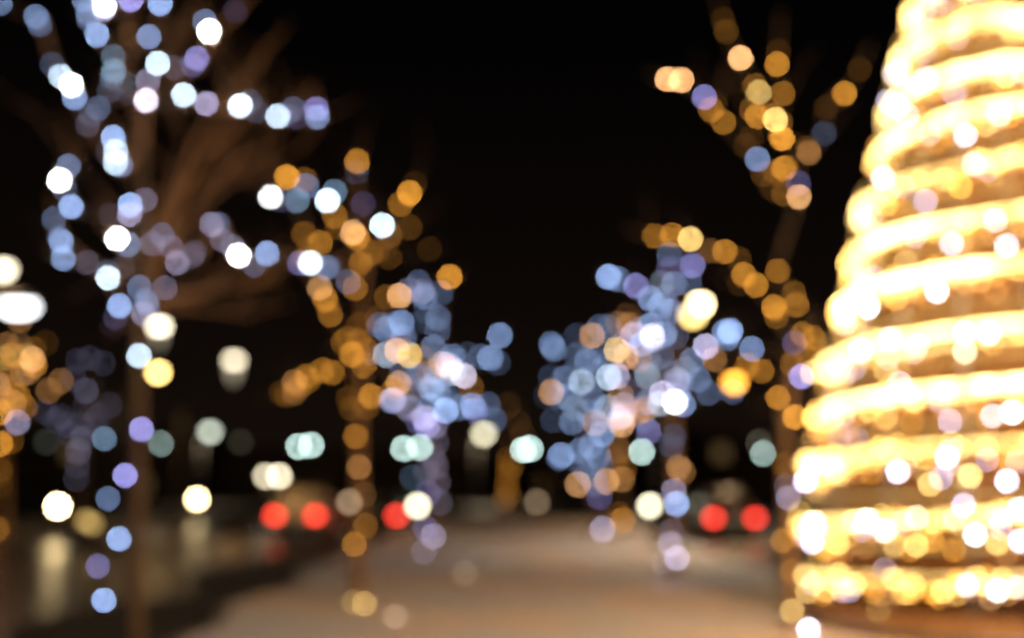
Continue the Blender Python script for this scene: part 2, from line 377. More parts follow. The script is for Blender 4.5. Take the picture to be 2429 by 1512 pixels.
    # limbs without lamps
    for pts2, r0 in extra:
        r0 *= .68
        off = rnd.uniform(-.5, .5)
        pts2 = [pts2[0]] + [(x + rnd.uniform(-16, 16), y + rnd.uniform(-14, 14)) for x, y in pts2[1:]]
        w3 = [at(x, y, d + off * k / max(1, len(pts2) - 1) + (.22 if k else 0)) for k, (x, y) in enumerate(pts2)]
        sp = smooth_path(w3, 4)
        MB().tube([L(p) for p in sp], [r0 * (1 - .8 * k / (len(sp) - 1)) for k in range(len(sp))], 8).build('branch', m_bark, root, smooth=True)
        for _ in range(7):
            k = rnd.randrange(len(sp) // 3, len(sp) - 1)
            q = sprout(sp[k], (sp[k + 1] - sp[k]).normalized() + Vector((rnd.gauss(0, .45), rnd.gauss(0, .45), rnd.uniform(0, .4))), rnd.uniform(.4, 1.0), r0 * .24)
            sprout(q[2], (q[3] - q[2]).normalized() + Vector((rnd.gauss(0, .6), rnd.gauss(0, .6), .2)), rnd.uniform(.3, .6), r0 * .18)
    if twig_mb.v:
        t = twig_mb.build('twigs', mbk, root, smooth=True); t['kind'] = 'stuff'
    # strings
    strs = []
    for si, (lab, bl) in enumerate(strings):
        if not bl: strs.append(None); continue
        s = empty('light_string', base); tag(s, lab, 'string lights', 'light strings in the bare trees'); strs.append((s, MB()))
    for ni, hue, lev, si in placed:
        s, cb = strs[si]; p = nodes[ni][1]
        bulb('bulb', L(p), (p - Vector((0, 0, CAM_H))).length, hue, lev, s, R0)
        par = nodes[ni][2]
        a_ = nodes[par][1] + Vector((0, .004, 0)); b_ = p + Vector((0, .012, 0)); mid = (a_ + b_) / 2 + Vector((0, 0, -.03))
        cb.tube([L(a_), L(mid), L(b_)], .005, 4)
    if trunk_bulbs:
        s, cb = strs[0]; prev = None
        for bx, by, hue, lev in sorted(trunk_bulbs, key=lambda q: q[1]):
            # the string winds round the trunk: the lamp sits in front of the bark, or hangs free where it stands off it
            p = at(bx, by, d - trunk_r * 1.1 - R0 - .03)
            bulb('bulb', L(p), (p - Vector((0, 0, CAM_H))).length, hue, lev, s, R0)
            if prev is not None:
                tpt = min(tpath, key=lambda q: abs(q.z - (p.z + prev.z) / 2))
                midp = Vector((tpt.x + trunk_r * 1.2, tpt.y, (p.z + prev.z) / 2)); mb2 = Vector((tpt.x, tpt.y + trunk_r * 1.5, (p.z + prev.z) / 2 - .02)); ml = Vector((tpt.x - trunk_r * 1.2, tpt.y, p.z + (prev.z - p.z) * .35))
                cb.tube([L(q) for q in smooth_path([prev, midp, mb2, ml, p + Vector((0, .01, 0))], 4)], .005, 4)
            else:
                cb.tube([L(nodes[0][1] + Vector((0, -trunk_r, 0))), L(p)], .005, 4)
            prev = p + Vector((0, .01, 0))
    for q in strs:
        if q and q[1].v: q[1].build('cord', m_cord, q[0], smooth=True)['kind'] = 'stuff'
    return root

def thicken(lst, n, hues, levels, sd, seed):
    r = random.Random(seed); o = list(lst)
    for _ in range(n):
        x, y, h, l = r.choice(lst); o.append((x + r.gauss(0, sd), y + r.gauss(0, sd), r.choice(hues), r.choice(levels)))
    return o
BLUE_L = thicken(BLUE_L, 16, 'bbbbw', (3, 3, 4, 5), 26, 1); BLUE_R = thicken(BLUE_R, 16, 'bbbbw', (3, 3, 4, 5), 30, 2)
BLUE_F = thicken(BLUE_F, 10, 'bwwo', (3, 4, 5), 34, 3); MIX_F = thicken(MIX_F, 6, 'opn', (3, 4), 26, 4); AMBER_L = thicken(AMBER_L, 8, 'aan', (1, 2, 3), 26, 5)
GT = 'bare trees strung with lights'
make_tree('bare_tree', 'tall bare tree with brown limbs and bluish lights left of the promenade', GT, 9.6,
    [(318, 1546), (322, 1300), (326, 1050), (330, 760), (345, 560), (330, 340), (300, 120), (290, -80)], .076,
    [('cool white and blue string lights in the tall brown-limbed tree at left', BIG)], BIG_TRUNK,
    extra=[([(332, 740), (400, 560), (455, 400), (540, 290), (640, 210)], .085), ([(335, 700), (430, 460), (470, 330), (520, 230), (600, 160)], .06),
           ([(350, 660), (440, 520), (540, 440), (640, 400)], .06), ([(340, 720), (460, 690), (560, 660), (680, 650)], .07), ([(345, 730), (470, 720), (580, 745)], .05),
           ([(335, 640), (250, 480), (190, 380), (60, 250)], .025), ([(338, 560), (300, 380), (210, 200)], .025),
           ([(345, 600), (420, 360), (410, 200), (440, 60)], .045), ([(400, 560), (470, 500), (500, 420), (610, 340)], .05)],
    spread=.28, seed=3)
make_tree('bare_tree', 'bare tree with amber lights and drooping lower limb left of the promenade centre', GT, 13.0,
    [(852, 1442), (850, 1290), (850, 1130), (850, 960), (860, 800), (862, 640), (850, 500), (840, 400)], .085,
    [('amber string lights in the tree left of the promenade', AMBER_L), ('cool white string lights in the top of the amber tree left of the promenade', AMBER_L_BLUE)], AMBER_L_TRUNK, spread=.22, seed=5)
make_tree('bare_tree', 'smaller bare tree with blue lights just right of the amber tree left of centre', GT, 23.0,
    [(1028, 1314), (1030, 1200), (1030, 1100), (1025, 1000), (1035, 880), (1045, 760), (1040, 690)], .11,
    [('blue string lights in the smaller tree left of centre', BLUE_L), ('short orange string lights among the blue ones left of centre', BLUE_L_AMBER)], BLUE_L_TRUNK, spread=.14, seed=6)
make_tree('bare_tree', 'slender bare tree with amber lights and pale trunk beside the glowing cone', GT, 10.4,
    [(1880, 1512), (1872, 1360), (1866, 1180), (1862, 1020), (1876, 900), (1888, 800)], .085,
    [('amber string lights in the slender tree beside the glowing cone', AMBER_R), ('few violet string lights in the slender tree beside the glowing cone', AMBER_R_BLUE)], AMBER_R_TRUNK, limb=.16, spread=.22, seed=8)
make_tree('bare_tree', 'bare tree with pale blue lights under the brightest street lamp right of centre', GT, 15.7,
    [(1592, 1392), (1600, 1260), (1600, 1120), (1598, 980), (1605, 860), (1600, 740), (1590, 600)], .09,
    [('pale blue string lights in the tree under the brightest street lamp', BLUE_R)], BLUE_R_TRUNK, spread=.2, seed=9)
make_tree('bare_tree', 'dense far tree with blue lights, right of the empty middle of the promenade', GT, 32.0,
    [(1420, 1268), (1415, 1200), (1400, 1120), (1390, 1020), (1385, 900), (1380, 790)], .13,
    [('dense blue string lights in the far tree right of the promenade middle', BLUE_F)], BLUE_F_TRUNK, spread=.1, seed=10)
make_tree('bare_tree', 'far tree with orange lights between the two blue trees right of centre', GT, 34.0,
    [(1472, 1262), (1475, 1190), (1470, 1090), (1472, 960), (1470, 820), (1490, 740)], .13,
    [('orange string lights in the far tree between the two blue trees', MIX_F)], MIX_F_TRUNK, spread=.1, seed=11)
make_tree('bare_tree', 'far amber-lit tree cut by the left edge of the picture', GT, 30.0,
    [(8, 1276), (8, 1200), (10, 1080), (15, 950), (30, 850), (45, 760)], .14,
    [('amber string lights in the far tree cut by the left picture edge', AMBER_FL)], AMBER_FL_TRUNK, spread=.1, seed=12)
make_tree('bare_tree', 'dim far tree with faint violet lights behind the tall left trunk', GT, 40.0,
    [(185, 1244), (185, 1180), (188, 1080), (195, 980), (205, 880), (215, 800)], .14,
    [('faint violet string lights in the dim far tree at left', VIOLET_F)], VIOLET_F_TRUNK, spread=.08, seed=13)
make_tree('bare_tree', 'farthest small tree with dim orange trunk at the end of the promenade', GT, 44.0,
    [(1205, 1236), (1204, 1180), (1205, 1120), (1210, 1060), (1225, 990), (1230, 920)], .15,
    [('added dim orange bulbs imitating lamplight on the farthest small tree ending the promenade', FAR)], FAR_TRUNK_GLOW, spread=.08, seed=14)

# ------------------------------------------------------------------ glowing cone tree
DC = 11.0
axis = Vector((5.32, DC, H))
cone = empty('cone_tree', axis); tag(cone, 'tall glowing cone of wound warm white rope lights filling the right side', 'light tree')
tipz = [at(2285, y, DC).z for y in (20, 1360)]
zb = tipz[1] - H; zt = tipz[0] - H
def rad_at(z):
    # silhouette radius by height: nearly upright skirt, then a straight taper
    P = ((0.0, 2.19), (zb, 2.17), (1.70, 2.04), (4.0, 1.42), (7.0, .57), (9.0, .0))
    for (a0, b0), (a1, b1) in zip(P, P[1:]):
        if z <= a1: return max(.02, b0 + (b1 - b0) * (z - a0) / (a1 - a0))
    return .02
apex = 8.9
m_core = mat('cone_netting', (0.16, 0.072, 0.018), 0.85, noise=.6, scale=9, bump=.3)
m_steel = mat('galvanised_steel', (0.35, 0.35, 0.36), 0.45, .9)
MB().lathe([(rad_at(q) - .22, q) for q in (zb - .25, 1.8, 4.0, 7.0, 8.0)] + [(.02, apex)], 48).build('netting', m_core, cone, smooth=True)
for k in range(16):
    a = 2 * math.pi * (k + .5) / 16
    f = lambda z, o: Vector((math.cos(a) * (rad_at(z) - o), math.sin(a) * (rad_at(z) - o), z))
    MB().tube([f(.02, .1), f(zb, .1), f(1.8, .1), f(4.0, .1), f(7.0, .1), f(apex - .4, .04)], .018, 6).build('rib', m_steel, cone, smooth=True)
m_timber = mat('stained_timber', (0.48, 0.25, 0.10), 0.7, noise=.4, scale=5, bump=.2)
for k in range(32):
    a = 2 * math.pi * (k + .5) / 32
    ob = MB().box((0, 0, 0), (.03, 2 * 2.10 * math.sin(math.pi / 32) - .02, zb - .24)).build('base_board', m_timber, cone); ob.location = (math.cos(a) * 2.10, math.sin(a) * 2.10, (zb - .24) / 2 + .01); ob.rotation_euler = (0, 0, a)
ring = [Vector((math.cos(t) * (rad_at(.1) - .07), math.sin(t) * (rad_at(.1) - .07), .08)) for t in [2 * math.pi * k / 40 for k in range(41)]]
MB().tube(ring, .035, 8).build('base_ring', m_steel, cone, smooth=True)
NT = 11; step = (zt - zb) / NT
total = int((apex - zb) / step) - 1
rope_lv = {}
rg = random.Random(21)
m_rope_cols = {}
def rope_mat(k, strength):
    m = glow('rope_light_%d' % k, (1.0, .66, .22), strength); n = m.node_tree
    if len(n.nodes) < 4:      # the lamps inside the rope are not evenly spaced or equally bright
        b = n.nodes['Principled BSDF']; t = n.nodes.new('ShaderNodeTexCoord'); x = n.nodes.new('ShaderNodeTexNoise'); r = n.nodes.new('ShaderNodeMapRange')
        x.inputs['Scale'].default_value = 4.5; x.inputs['Detail'].default_value = 3
        r.inputs[1].default_value = .34; r.inputs[2].default_value = .66; r.inputs[3].default_value = strength * .18; r.inputs[4].default_value = strength * 1.6
        n.links.new(t.outputs['Object'], x.inputs['Vector']); n.links.new(x.outputs['Fac'], r.inputs[0]); n.links.new(r.outputs[0], b.inputs['Emission Strength'])
    return m
m_rope = [rope_mat(0, 5.0), rope_mat(1, 11.0), rope_mat(2, 17.0), rope_mat(3, .6)]
ropes = []
def winding(k, dz, amp, ph):
    pts = []
    for i in range(73):
        u = i / 72; th = math.pi + 2 * math.pi * u; T = th + k * 2 * math.pi
        z = zb + step * (k + u) + dz + .05 * math.sin(T * .37 + 1.0) + amp * (math.sin(T * 1.37 + ph) + .6 * math.sin(T * 3.1 + ph * 2) + .3 * math.sin(T * 7.3 + ph))
        r = rad_at(z) + .018 * math.sin(T * 4.3 + ph) + .012 + .03 * math.sin(k * 2.4)
        pts.append(Vector((math.cos(th) * r, math.sin(th) * r, z)))
    return pts
# camera side is -y; at angle pi the left silhouette; the front runs from pi to 2 pi and climbs to the right
for k in range(total):
    sel = {0: 4, 1: 0, 2: 0, 3: 2, 4: 1, 5: 2, 6: 2, 7: 0, 8: 2, 9: 2, 10: 1, 11: 1}.get(k, 1)
    ropes.append(MB().tube(winding(k, 0, .022, 0), .023, 6).build('rope_light', (m_rope + [rope_mat(4, 2.6)])[sel], cone, smooth=True))
    if sel in (1, 2): MB().tube(winding(k, -.07, .045, 1.3), .018, 6).build('rope_light', m_rope[0], cone, smooth=True)
    MB().tube(winding(k, step * .42, .05, 2.1), .016, 6).build('rope_light', m_rope[3], cone, smooth=True)
# dense fairy lights wound in with each rope
BR = .0155
bead_m = [glow('bead_%d' % q, HUE[h], disc_strength(lv, BR, 10)) for q, (h, lv) in enumerate((('m', 6), ('y', 6), ('a', 5), ('m', 5), ('n', 4), ('p', 5)))]
gain = [.5, .8, .8, 1.25, 1.0, 1.25, 1.3, .7, 1.25, 1.2, 1.0, 1.0]
for k in range(min(total, 13)):
    vs_, fs_, mi = [], [], []
    n1 = int(130 * (rad_at(zb + step * k) + .5) / 2.2 * (gain[k] if k < 12 else 1)); n2 = int((230 if k < 4 else 120) * (rad_at(zb + step * k) + .5) / 2.2)
    wp = winding(k, 0, .022, 0)
    for j in range(n1 + n2):
        u = rg.random(); c0 = wp[int(u * 72)]
        if j < n1: dz = rg.gauss(-.01, .035); q = rg.choice((0, 0, 0, 1, 3, 2))
        else: dz = -abs(rg.gauss(.06, .15 if k < 4 else .13)); q = rg.choice((2, 2, 2, 3, 4, 4, 4, 4, 5))
        if k == 0: dz = max(dz, -.13 - .03 * rg.random())
        th = math.atan2(c0.y, c0.x) + rg.uniform(-.05, .05); z = c0.z + dz; r = rad_at(z) + (rg.uniform(.0, .05) if j < n1 else rg.uniform(-.17, -.02))
        p = Vector((math.cos(th) * r, math.sin(th) * r, z)); o = len(vs_)
        vs_ += [p + Vector(v) * BR for v in ((1, 0, 0), (-1, 0, 0), (0, 1, 0), (0, -1, 0), (0, 0, 1), (0, 0, -1))]
        fs_ += [(o + a, o + b, o + c) for a, b, c in ((0, 2, 4), (2, 1, 4), (1, 3, 4), (3, 0, 4), (2, 0, 5), (1, 2, 5), (3, 1, 5), (0, 3, 5))]; mi += [q] * 8
    me = bpy.data.meshes.new('fairy_lights'); me.from_pydata(vs_, [], fs_)
    for m_ in bead_m: me.materials.append(m_)
    me.polygons.foreach_set('material_index', mi); me.update()
    ob = bpy.data.objects.new('fairy_lights', me); COL.objects.link(ob); ob.parent = ropes[k]; ob['kind'] = 'stuff'
def cone_hit(x, y, off):
    o = Vector((0, 0, CAM_H)) - axis; dirv = (at(x, y, 1.0) - Vector((0, 0, CAM_H)))
    t = .70 * DC
    best = None; bd = 9
    while t < DC + .2:
        p = o + dirv * t; q = math.hypot(p.x, p.y) - (rad_at(p.z) + off)
        if abs(q) < bd: bd = abs(q); best = p.copy()
        if q < 0: return p
        t += .02
    return best
def turn_of(z): return ropes[max(0, min(len(ropes) - 1, int((z - zb) / step)))]
SAL = D(C7, '''785,370,p7 1240,340,p6 605,480,p7 695,545,q7 1130,540,q7 970,640,q8 1065,590,y7 580,840,q8 1010,775,q7 780,950,p7 1110,1040,q7 905,1150,q8
1165,1160,q8 535,1310,p6 690,1240,y6 835,1375,W9 510,1450,W9 395,1460,w8 490,945,a6 1140,380,a6''') + D(C8, '''480,145,W9 975,60,q8 975,150,c8 620,90,q8 600,240,y7 665,300,p7 1105,455,q8
1200,440,W9 905,480,p7 890,650,W9 655,720,q8 215,765,p8 355,715,y8 810,780,y7 1175,765,q8 1000,740,y8 970,880,p7 930,940,c8 750,940,c8 510,950,c9 260,960,c9
250,1055,p8 595,1000,c8 745,1070,y7 1025,1020,W9 1235,900,W9 370,1060,y7 640,1070,y6 1130,1060,y7 1240,1050,q8 635,1230,y7 870,1290,y7 985,1260,q7
1130,1285,W9 1200,1270,y7 215,1220,y6 225,1290,y6 440,960,y8 1090,60,W9''')
for x, y, hue, lev in SAL:
    p = cone_hit(x, y, .05)
    bulb('bulb', p, (p + axis).length, hue, (lev - 1 if y > 1100 and hue != 'W' else lev - 2), turn_of(p.z), .019)
for k in range(min(13, total)):
    for j in range(14):
        th = math.pi * (rg.uniform(.97, 1.56) if rg.random() < .82 else rg.uniform(1.56, 2.0)); u = (th - math.pi) / (2 * math.pi)
        z = zb + step * (k + u) - abs(rg.gauss(0, .11)) - .02
        r = rad_at(z) + .035
        p = Vector((math.cos(th) * r, math.sin(th) * r, z))
        hue = rg.choice('aaaanyyop'); lev = rg.choice([3, 4, 4, 5, 5, 6])
        bulb('bulb', p, (p + axis).length, hue, lev, ropes[k], .019)

# ------------------------------------------------------------------ street lamps and other lit lamps
m_pole = mat('painted_steel_pole', (0.012, 0.011, 0.010), 0.7, noise=.3, scale=8)
def globe_parent(o): o.matrix_parent_inverse = Matrix(); return o
def street_lamp(label, x, y, d, hue, lev, power, lightcol, R, arm=1.8, style='bowl', second=None, cone_deg=150, wide=1.0, tail=0):
    head = at(x, y, d); side = 1 if head.x < 0 else -1
    base = Vector((head.x - side * arm, d, 0)); root = empty('street_lamp', base); tag(root, label, 'street lamp', 'street lamps along the roads')
    hz = head.z
    MB().lathe([(.16, 0), (.16, .25), (.10, .32), (.085, 1.0), (.055, hz + .1)], 12).build('pole', m_pole, root, smooth=True)
    MB().lathe([(.20, -.02), (.20, .05), (.17, .07)], 12).build('base_plate', m_pole, root)
    MB().tube(smooth_path([(0, 0, hz - .1), (side * arm * .3, 0, hz + .35), (side * arm, 0, hz + .33)], 6), .035, 8).build('arm', m_pole, root, smooth=True)
    hd = MB().lathe([(R * 1.5, R * .55), (R * 1.6, R * .8), (R * 1.0, R * 1.5), (.05, R * 1.8), (.03, .36)], 16, (side * arm, 0, hz)).build('lamp_head', m_pole, root, smooth=True)
    prof = [(max(.002, R * math.sin(math.pi * (i / 8) * .62)), -R * math.cos(math.pi * (i / 8) * .62)) for i in range(9)]
    gm = glow('lamp_%s%d_%d' % (hue, lev, d), HUE[hue], disc_strength(lev, R, d))
    gm.cycles.emission_sampling = 'NONE' if power else 'FRONT'
    MB().lathe(prof, 16, (side * arm, 0, hz + .02)).build('diffuser', gm, hd, smooth=True)
    if tail:    # glowing cone added to imitate the light streak below the bowl
        MB().lathe([(R * .9, -R * .5), (R * .8, -R * 2.0), (R * .45, -R * 3.0), (R * .1, -R * 3.8)], 14, (side * arm, 0, hz)).build('streak_glow', glow('streak_glow_%d' % d, HUE['c'], disc_strength(8, R, d) * tail), hd, smooth=True)
    if power and cone_deg > 180:
        l = bpy.data.lights.new('lamp_light', 'POINT'); l.energy = power; l.color = lightcol; l.shadow_soft_size = .15
        lo = bpy.data.objects.new('lamp_light', l); COL.objects.link(lo); lo.location = (side * arm, -.05, hz - R - .2); lo.parent = root
    elif power: spot('lamp_light', (side * arm, 0, hz - R - .06), power, lightcol, cone_deg, .15, root).location.z -= (3.9 * R if tail else 0)
    if second:
        h2, l2 = second[2], second[3]; q = at(second[0], second[1], d) - base
        m2 = glow('lamp_%s%d_%d' % (h2, l2, d), HUE[h2], disc_strength(l2, R, d))
        MB().tube([(0, 0, q.z + .12), (q.x, q.y, q.z + .25)], .03, 8).build('arm', m_pole, root, smooth=True)
        h_ = MB().lathe([(R * 1.5, R * .55), (R * 1.1, R * 1.2), (.05, R * 1.8)], 16).build('lamp_head', m_pole, root, smooth=True); h_.location = q; h_.scale = (wide, 1, 1)
        MB().lathe(prof, 16).build('diffuser', m2, h_, smooth=True)
    return root
WARM = (1.0, .74, .48); SOD = (1.0, .64, .34)
street_lamp('bright cream street lamp just above the yellow lamp beside the tall left trunk', 378, 775, 27.7, 'c', 9, 420, (1.0, .58, .26), .16, tail=.06)
street_lamp('cream street lamp standing alone right of the tall left trunk', 555, 855, 35.0, 'c', 8, 500, (1.0, .55, .22), .20, tail=.09)
street_lamp('bright yellow lamp just below the cream lamp by the left trunk', 375, 882, 45.0, 'y', 9, 700, SOD, .20)
street_lamp('nearest street lamp at the left picture edge with two white heads', 8, 640, 19.0, 'c', 9, 100, SOD, .14, second=(44, 727, 'W', 9), wide=2.4)
street_lamp('brightest twin street lamp above the pale blue tree right of centre', 1660, 722, 24.3, 's', 10, 2300, WARM, .16, arm=-1.2, cone_deg=130, second=(1643, 746, 'y', 9))
street_lamp('orange street lamp between the pale blue tree and the slender amber tree', 1741, 905, 38.0, 'a', 9, 1500, SOD, .22)
street_lamp('greyish white far lamp below the lone cream street lamp', 498, 1022, 78.0, 'h', 6, 1500, WARM, .34, arm=.6)
street_lamp('far cream lamp right of the blue tree near the picture middle', 1147, 1027, 80.0, 'e', 7, 1800, WARM, .36, arm=.6)

street_lamp('tall promenade lamp beside the photographer, out of the picture at right', 3698, -1319, 4.0, 'y', 9, 3200, (1.0, .66, .37), .16, arm=1.2, cone_deg=360)

def low_lamp(label, x, y, d, hue, lev, R=.12):
    p = at(x, y, d); base = Vector((p.x, p.y, 0)); root = empty('bollard_lamp', base); tag(root, label, 'bollard lamp', 'low globe lamps along the promenade and road')
    MB().lathe([(.11, 0), (.11, .06), (.06, .10), (.055, max(.15, p.z - R * 1.15))], 12).build('post', m_pole, root, smooth=True)
    MB().lathe([(.055, p.z - R * 1.15), (R * .8, p.z - R * .95), (R * .75, p.z - R * .75)], 12).build('collar', m_pole, root, smooth=True)
    prof = [(max(.002, R * math.sin(math.pi * i / 10)), p.z - R * math.cos(math.pi * i / 10)) for i in range(11)]
    gm = glow('low_lamp_%s%d_%d' % (hue, lev, d), HUE[hue], disc_strength(lev, R, d))
    MB().lathe(prof, 14).build('globe', gm, root, smooth=True)
low_lamp('brightest white low globe lamp across the wet road at far left', 137, 1200, 31.0, 's', 10, .12)
low_lamp('cream low globe lamp across the road right of the left trunk', 467, 1183, 46.0, 's', 9, .15)
low_lamp('bright cream low globe lamp beside a red tail light at promenade left edge', 990, 1199, 34.0, 'e', 8, .13)
low_lamp('bright cream low globe lamp at the promenade right edge', 1541, 1199, 34.0, 'e', 8, .13)
low_lamp('tan dim low globe lamp left of the amber trunk', 828, 1190, 41.0, 'k', 5, .13)
low_lamp('dim grey low globe lamp at the far end of the promenade', 1273, 1190, 42.0, 'k', 4, .14)
low_lamp('yellow low globe lamp left of the tall left trunk, lower of the pair', 218, 1242, 24.0, 'y', 4, .10)
low_lamp('yellow low globe lamp left of the tall left trunk, upper of the pair', 203, 1234, 25.5, 'y', 4, .10)
low_lamp('dim grey low globe lamp above the red tail lights at right', 1697, 1190, 44.0, 'k', 3, .14)
low_lamp('faint greenish post lamp left of the violet tree trunk', 110, 1048, 70.0, 'h', 1, .22)
low_lamp('faint olive post lamp between the cream lamp and the green pair', 570, 1048, 70.0, 'e', 1, .22)
low_lamp('olive post lamp just above the pale green signal by the slender tree', 1803, 1050, 72.0, 'e', 3, .22)
tw = at(646, 1128, 44.0); root = empty('twin_globe_lamp', (tw.x, tw.y, 0)); tag(root, 'garden lamp with two cream globes above the beige car', 'garden lamp')
MB().lathe([(.12, 0), (.12, .08), (.05, .16), (.04, tw.z - .3)], 12).build('post', m_pole, root, smooth=True)
for s, lv in ((-1, 6), (1, 7)):
    gx = s * 16 / FPX * 44
    MB().tube(smooth_path([(0, 0, tw.z - .35), (gx * .7, 0, tw.z - .4), (gx, 0, tw.z - .14)], 5), .02, 6).build('arm', m_pole, root, smooth=True)
    R = .14; prof = [(max(.002, R * math.sin(math.pi * i / 10)), tw.z - R * math.cos(math.pi * i / 10)) for i in range(11)]
    MB().lathe(prof, 14, (gx, 0, 0)).build('globe', glow('twin_%d' % lv, HUE['c'], disc_strength(lv, R, 44)), root, smooth=True)
# small dome lights set in the paving
for lab, x, y, lv in (('faint dome light set in the paving right of the blue trunk', 1103, 1363, 3), ('faint dome light in the paving beside the amber tree foot', 937, 1468, 3)):
    p = on_ground(x, y, H); root = empty('paving_light', p); tag(root, lab, 'ground light', 'dome lights in the paving')
    MB().lathe([(.075, -.01), (.075, .012), (.055, .016)], 16).build('ring', m_steel, root)
    d = p.length
    MB().lathe([(.052, .01), (.045, .035), (.025, .052), (.004, .056)], 14).build('dome', glow('dome_light', (1, .72, .48), disc_strength(3, .043, p.y)), root, smooth=True)

# ------------------------------------------------------------------ traffic signals
m_house = mat('signal_housing', (0.03, 0.035, 0.03), 0.5)
m_dark_red = mat('unlit_red_lens', (0.10, 0.01, 0.01), 0.3); m_dark_amber = mat('unlit_amber_lens', (0.12, 0.06, 0.01), 0.3)
def signal(label, pts, d, lev, extra=None):
    ps = [at(x, y, d) for x, y in pts]; mx = sum(p.x for p in ps) / len(ps) + (.0 if len(ps) > 1 else .32); z = ps[0].z
    root = empty('traffic_signal', (mx, d, 0)); tag(root, label, 'traffic signal', 'green traffic signals at the far junction')
    MB().lathe([(.12, 0), (.12, .3), (.07, .4), (.06, z + 1.0)], 10).build('pole', m_pole, root, smooth=True)
    for i, p in enumerate(ps):
        hx = p.x - mx; hz = p.z
        hd = MB().box((hx, 0, hz + .3), (.34, .22, 1.0)).build('signal_head', m_house, root, bevel=.04)
        MB().tube([(0, .05, hz + .62), (hx, .05, hz + .62)], .03, 6).build('bracket', m_pole, root)
        for k, (mm, dz) in enumerate(((glow('green_%d_%d' % (lev, d), HUE['g'], disc_strength(lev, .12, d)), 0), (m_dark_amber, .3), (m_dark_red, .6))):
            MB().tube([(hx, -.11, hz + dz), (hx, -.135, hz + dz), (hx, -.15, hz + dz)], [.12, .11, .05], 14).build('lens', mm, hd, smooth=True)
            a = [math.pi * (j / 8) for j in range(9)]
            MB().loft([[Vector((hx + .135 * math.cos(t), -.11, hz + dz + .135 * math.sin(t))), Vector((hx + .135 * math.cos(t), -.27, hz + dz + .125 * math.sin(t))),
                        Vector((hx + .128 * math.cos(t), -.27, hz + dz + .118 * math.sin(t))), Vector((hx + .128 * math.cos(t), -.11, hz + dz + .128 * math.sin(t)))] for t in a]).build('visor', m_house, hd)
signal('single green signal immediately right of the tall left trunk', [(383, 1051)], 66, 4)
signal('pair of green signals left of the amber trunk', [(709, 1058), (739, 1055)], 66, 6)
signal('pair of green signals beside the blue trunk left of centre', [(957, 1063), (996, 1060)], 67, 6)
signal('overlapping pair of green signals in the dark middle of the picture', [(1240, 1066), (1257, 1063)], 68, 6)
signal('single green signal between the far blue and pale blue trees', [(1521, 1071)], 68, 6)
signal('single pale green signal left of the slender amber trunk', [(1808, 1074)], 68, 5)

